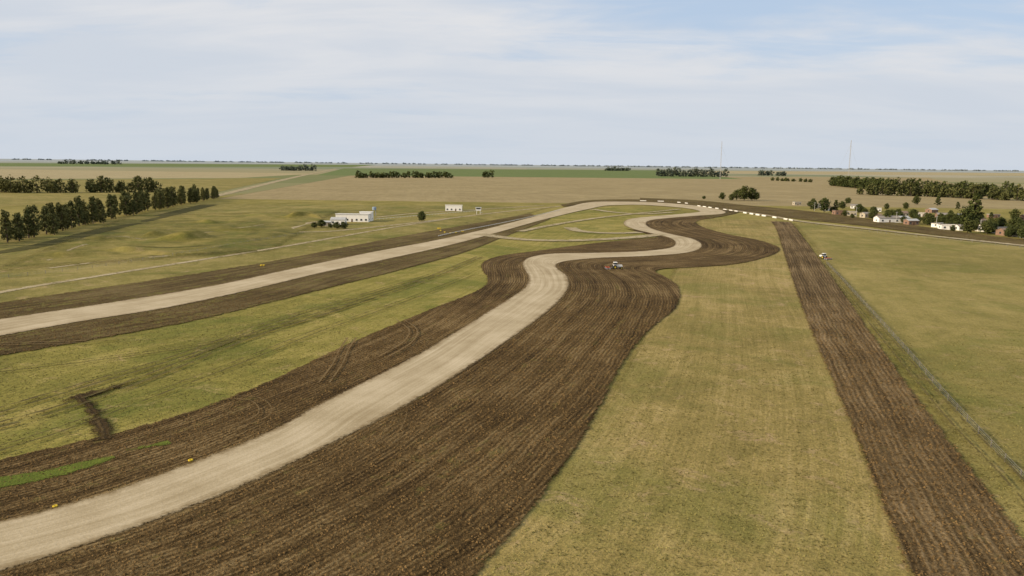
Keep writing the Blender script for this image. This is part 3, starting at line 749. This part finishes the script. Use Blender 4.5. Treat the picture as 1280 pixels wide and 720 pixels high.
def mast(px, py, h, wd):
    p = G(px, py); V = []; Fc = []
    def bar(a, b_, r):
        a, b_ = np.array(a, float), np.array(b_, float); d = (b_-a)/np.linalg.norm(b_-a)
        u = np.cross(d, (0.2, 0.7, 0.5)); u /= np.linalg.norm(u); v_ = np.cross(d, u); k = len(V)
        for o in (a, b_):
            for s1, s2 in ((1, 1), (-1, 1), (-1, -1), (1, -1)): V.append(o+u*r*s1+v_*r*s2)
        for i in range(4): Fc.append((k+i, k+(i+1) % 4, k+4+(i+1) % 4, k+4+i))
    L_ = [(wd*math.cos(t), wd*math.sin(t)) for t in (0.3, 2.4, 4.5)]
    n = int(h/5)
    for q in range(3):
        bar((*L_[q], 0), (L_[q][0]*0.5, L_[q][1]*0.5, h), 0.16)
        for i in range(n):
            f0, f1 = 1-0.5*i/n, 1-0.5*(i+1)/n; r_ = (q+1) % 3
            bar((L_[q][0]*f0, L_[q][1]*f0, h*i/n), (L_[r_][0]*f1, L_[r_][1]*f1, h*(i+1)/n), 0.09)
    for t in (0.3, 2.4, 4.5):
        bar((math.cos(t)*h*0.4, math.sin(t)*h*0.4, 0), (0, 0, h*0.9), 0.06)
    o = mesh_obj("lattice_mast", V, Fc, CONC); o.location = (p[0], p[1], 0)
mast(900, 224, 118, 1.5); mast(1060, 229, 112, 1.6)

# ---------------------------------------------------------------- circuit furniture
def block_wall(name, pts, hgt, thick, blk, gap, mat):
    P = spline([G(*p) for p in pts], 10); sg = np.r_[0, np.cumsum(np.linalg.norm(np.diff(P, axis=0), axis=1))]
    V = []; Fc = []; d = 0
    while d+blk < sg[-1]:
        a = np.array([np.interp(d, sg, P[:, 0]), np.interp(d, sg, P[:, 1])]); b_ = np.array([np.interp(d+blk, sg, P[:, 0]), np.interp(d+blk, sg, P[:, 1])])
        t = (b_-a)/np.linalg.norm(b_-a); nn = np.array((-t[1], t[0])); k = len(V)
        for z, w_ in ((0, thick), (hgt*0.3, thick*0.75), (hgt, thick*0.35)):
            for q, s_ in ((a, 1), (b_, 1), (b_, -1), (a, -1)):
                r = q+nn*w_/2*s_; V.append((r[0], r[1], z))
        for l in (0, 4):
            for i in range(4): Fc.append((k+l+i, k+l+(i+1) % 4, k+l+4+(i+1) % 4, k+l+4+i))
        Fc.append((k+8, k+9, k+10, k+11)); d += blk+gap*(0.3+1.4*rng.rand())
    return mesh_obj(name, V, Fc, mat)
block_wall("concrete_barrier", [(872, 258), (905, 262.5), (940, 268), (975, 273.5), (1000, 278)], 1.1, 0.9, 7, 9, WPAINT)
block_wall("concrete_barrier", [(800, 251.5), (835, 252.5), (870, 256)], 1.0, 0.9, 7, 16, WPAINT)

def rail(name, pts, hgt, sp, mat, postmat, nrail=1, rr=0.12, pw=0.12):
    P = spline([G(*p) for p in pts], 10); sg = np.r_[0, np.cumsum(np.linalg.norm(np.diff(P, axis=0), axis=1))]
    V = []; Fc = []; M = []
    def bx(a, b_, z0, z1, w_, mi):
        t = (b_-a)/(np.linalg.norm(b_-a)+1e-9); nn = np.array((-t[1], t[0])); k = len(V)
        for z in (z0, z1):
            for q, s_ in ((a, 1), (b_, 1), (b_, -1), (a, -1)): r = q+nn*w_/2*s_; V.append((r[0], r[1], z))
        for i in range(4): Fc.append((k+i, k+(i+1) % 4, k+4+(i+1) % 4, k+4+i)); M.append(mi)
        Fc.append((k+4, k+5, k+6, k+7)); M.append(mi)
    d = 0; last = None
    while d < sg[-1]:
        q = np.array([np.interp(d, sg, P[:, 0]), np.interp(d, sg, P[:, 1])])
        bx(q-np.array((pw/2, 0)), q+np.array((pw/2, 0)), 0, hgt+0.1, pw, 1)
        if last is not None:
            for r in range(nrail):
                z = hgt*(r+1)/nrail; bx(last, q, z-rr, z, 0.03, 0)
        last = q; d += sp
    o = mesh_obj(name, V, Fc, [mat, postmat]); o.data.polygons.foreach_set('material_index', M); return o
rail("guard_rail", [(548, 296), (580, 289), (640, 277), (700, 263)], 0.8, 3, WPAINT, WPAINT, 1, 0.3)
rail("guard_rail", [(470, 275), (540, 269), (600, 264)], 0.9, 4, WPAINT, WPAINT, 1, 0.2)
rail("wire_fence", [(1033, 330), (1078, 379), (1133, 441), (1193, 511), (1244, 566), (1290, 615), (1350, 683)], 1.3, 6, STEEL, POST, 4, 0.012, 0.10)
rail("wire_fence", [(-40, 352), (60, 342), (180, 326), (300, 305), (380, 292)], 1.2, 6, STEEL, POST, 3, 0.02, 0.11)
rail("wire_fence", [(1000, 279), (1100, 292), (1200, 302), (1300, 313)], 1.4, 7, STEEL, POST, 3, 0.02, 0.14)
def torus(name, c, R0, r0, mat, parent, k=18, m_=8, axis='Z'):
    v = []; f = []
    for i in range(k):
        for j in range(m_):
            a, b_ = 2*math.pi*i/k, 2*math.pi*j/m_
            q = ((R0+r0*math.cos(b_))*math.cos(a), (R0+r0*math.cos(b_))*math.sin(a), r0*math.sin(b_)*1.15)
            if axis == 'Y': q = (q[0], q[2], q[1])
            v.append((q[0]+c[0], q[1]+c[1], q[2]+c[2]))
            f.append((i*m_+j, ((i+1) % k)*m_+j, ((i+1) % k)*m_+(j+1) % m_, i*m_+(j+1) % m_))
    o = mesh_obj(name, v, f, mat, parent); o.data.polygons.foreach_set('use_smooth', [True]*len(f)); return o
def tyres(px, py, n=3, k=1.0):
    p = G(px, py); e = empty("painted_tyre_stack", (p[0], p[1], 0.02), rng.rand()*3); e.scale = (k, k, k)
    for i in range(n):
        torus("tyre_%d" % i, (i*0.95-(n-1)*0.45, rng.randn()*0.12, 0.2), 0.3, 0.15, YEL, e)
        torus("tyre_top_%d" % i, (i*0.95-(n-1)*0.45+0.05, rng.randn()*0.12, 0.52), 0.3, 0.15, YEL, e)
tyres(238, 579, 1, 0.75); tyres(69, 636, 1, 0.65)
for q in ((549, 286), (551, 289), (556, 291), (563, 292), (570, 291.5), (578, 290)): tyres(*q, 3, 0.9)
tyres(328, 333, 2)

# ---------------------------------------------------------------- tractors
def tractor(name, px, py, rot, body, k=1.0, implement=True):
    p = G(px, py); e = empty(name, (p[0], p[1], 0.2), rot); e.scale = (k, k, k)
    box("hood", (1.35, 0, 1.35), (2.2, 0.85, 0.75), body, e, 0.88)
    box("chassis", (0.7, 0, 0.85), (3.6, 0.5, 0.35), STEEL, e)
    box("grille", (2.46, 0, 1.3), (0.06, 0.7, 0.55), RUB, e)
    box("cab_base", (-0.35, 0, 1.4), (1.3, 1.3, 0.7), body, e)
    box("cab_glass", (-0.35, 0, 2.15), (1.25, 1.25, 0.85), GLASS, e, 0.92)
    box("cab_roof", (-0.35, 0, 2.68), (1.5, 1.5, 0.18), WPAINT, e, 0.85)
    cyl("exhaust", (1.2, 0.25, 2.1), 0.05, 0.9, STEEL, e, 8)
    for sy in (-1, 1):
        torus("rear_wheel", (-0.6, sy*0.95, 0.85), 0.6, 0.26, RUB, e, 22, 8, 'Y'); cyl("rear_rim", (-0.6, sy*0.95, 0.85), 0.5, 0.3, YEL, e, 14, 'Y')
        torus("front_wheel", (2.0, sy*0.8, 0.55), 0.36, 0.18, RUB, e, 18, 8, 'Y'); cyl("front_rim", (2.0, sy*0.8, 0.55), 0.28, 0.22, YEL, e, 12, 'Y')
        box("fender", (-0.6, sy*0.95, 1.76), (1.3, 0.5, 0.08), body, e)
    if implement:
        box("hitch", (-1.9, 0, 0.7), (1.4, 0.12, 0.12), STEEL, e)
        box("harrow_beam_front", (-2.7, 0, 0.75), (0.15, 3.4, 0.15), REDP, e)
        box("harrow_beam_rear", (-3.9, 0, 0.75), (0.15, 3.4, 0.15), REDP, e)
        for sy in (-1.5, 0, 1.5): box("harrow_frame", (-3.3, sy, 0.75), (1.2, 0.12, 0.12), REDP, e)
        for i in range(9):
            for x in (-2.7, -3.9): cyl("disc", (x, -1.6+i*0.4, 0.33), 0.33, 0.05, STEEL, e, 12, 'Y')
tractor("tractor", 770, 337, math.radians(5), WPAINT, 1.0)
tractor("tractor", 1029, 324, math.radians(110), WPAINT, 0.9)
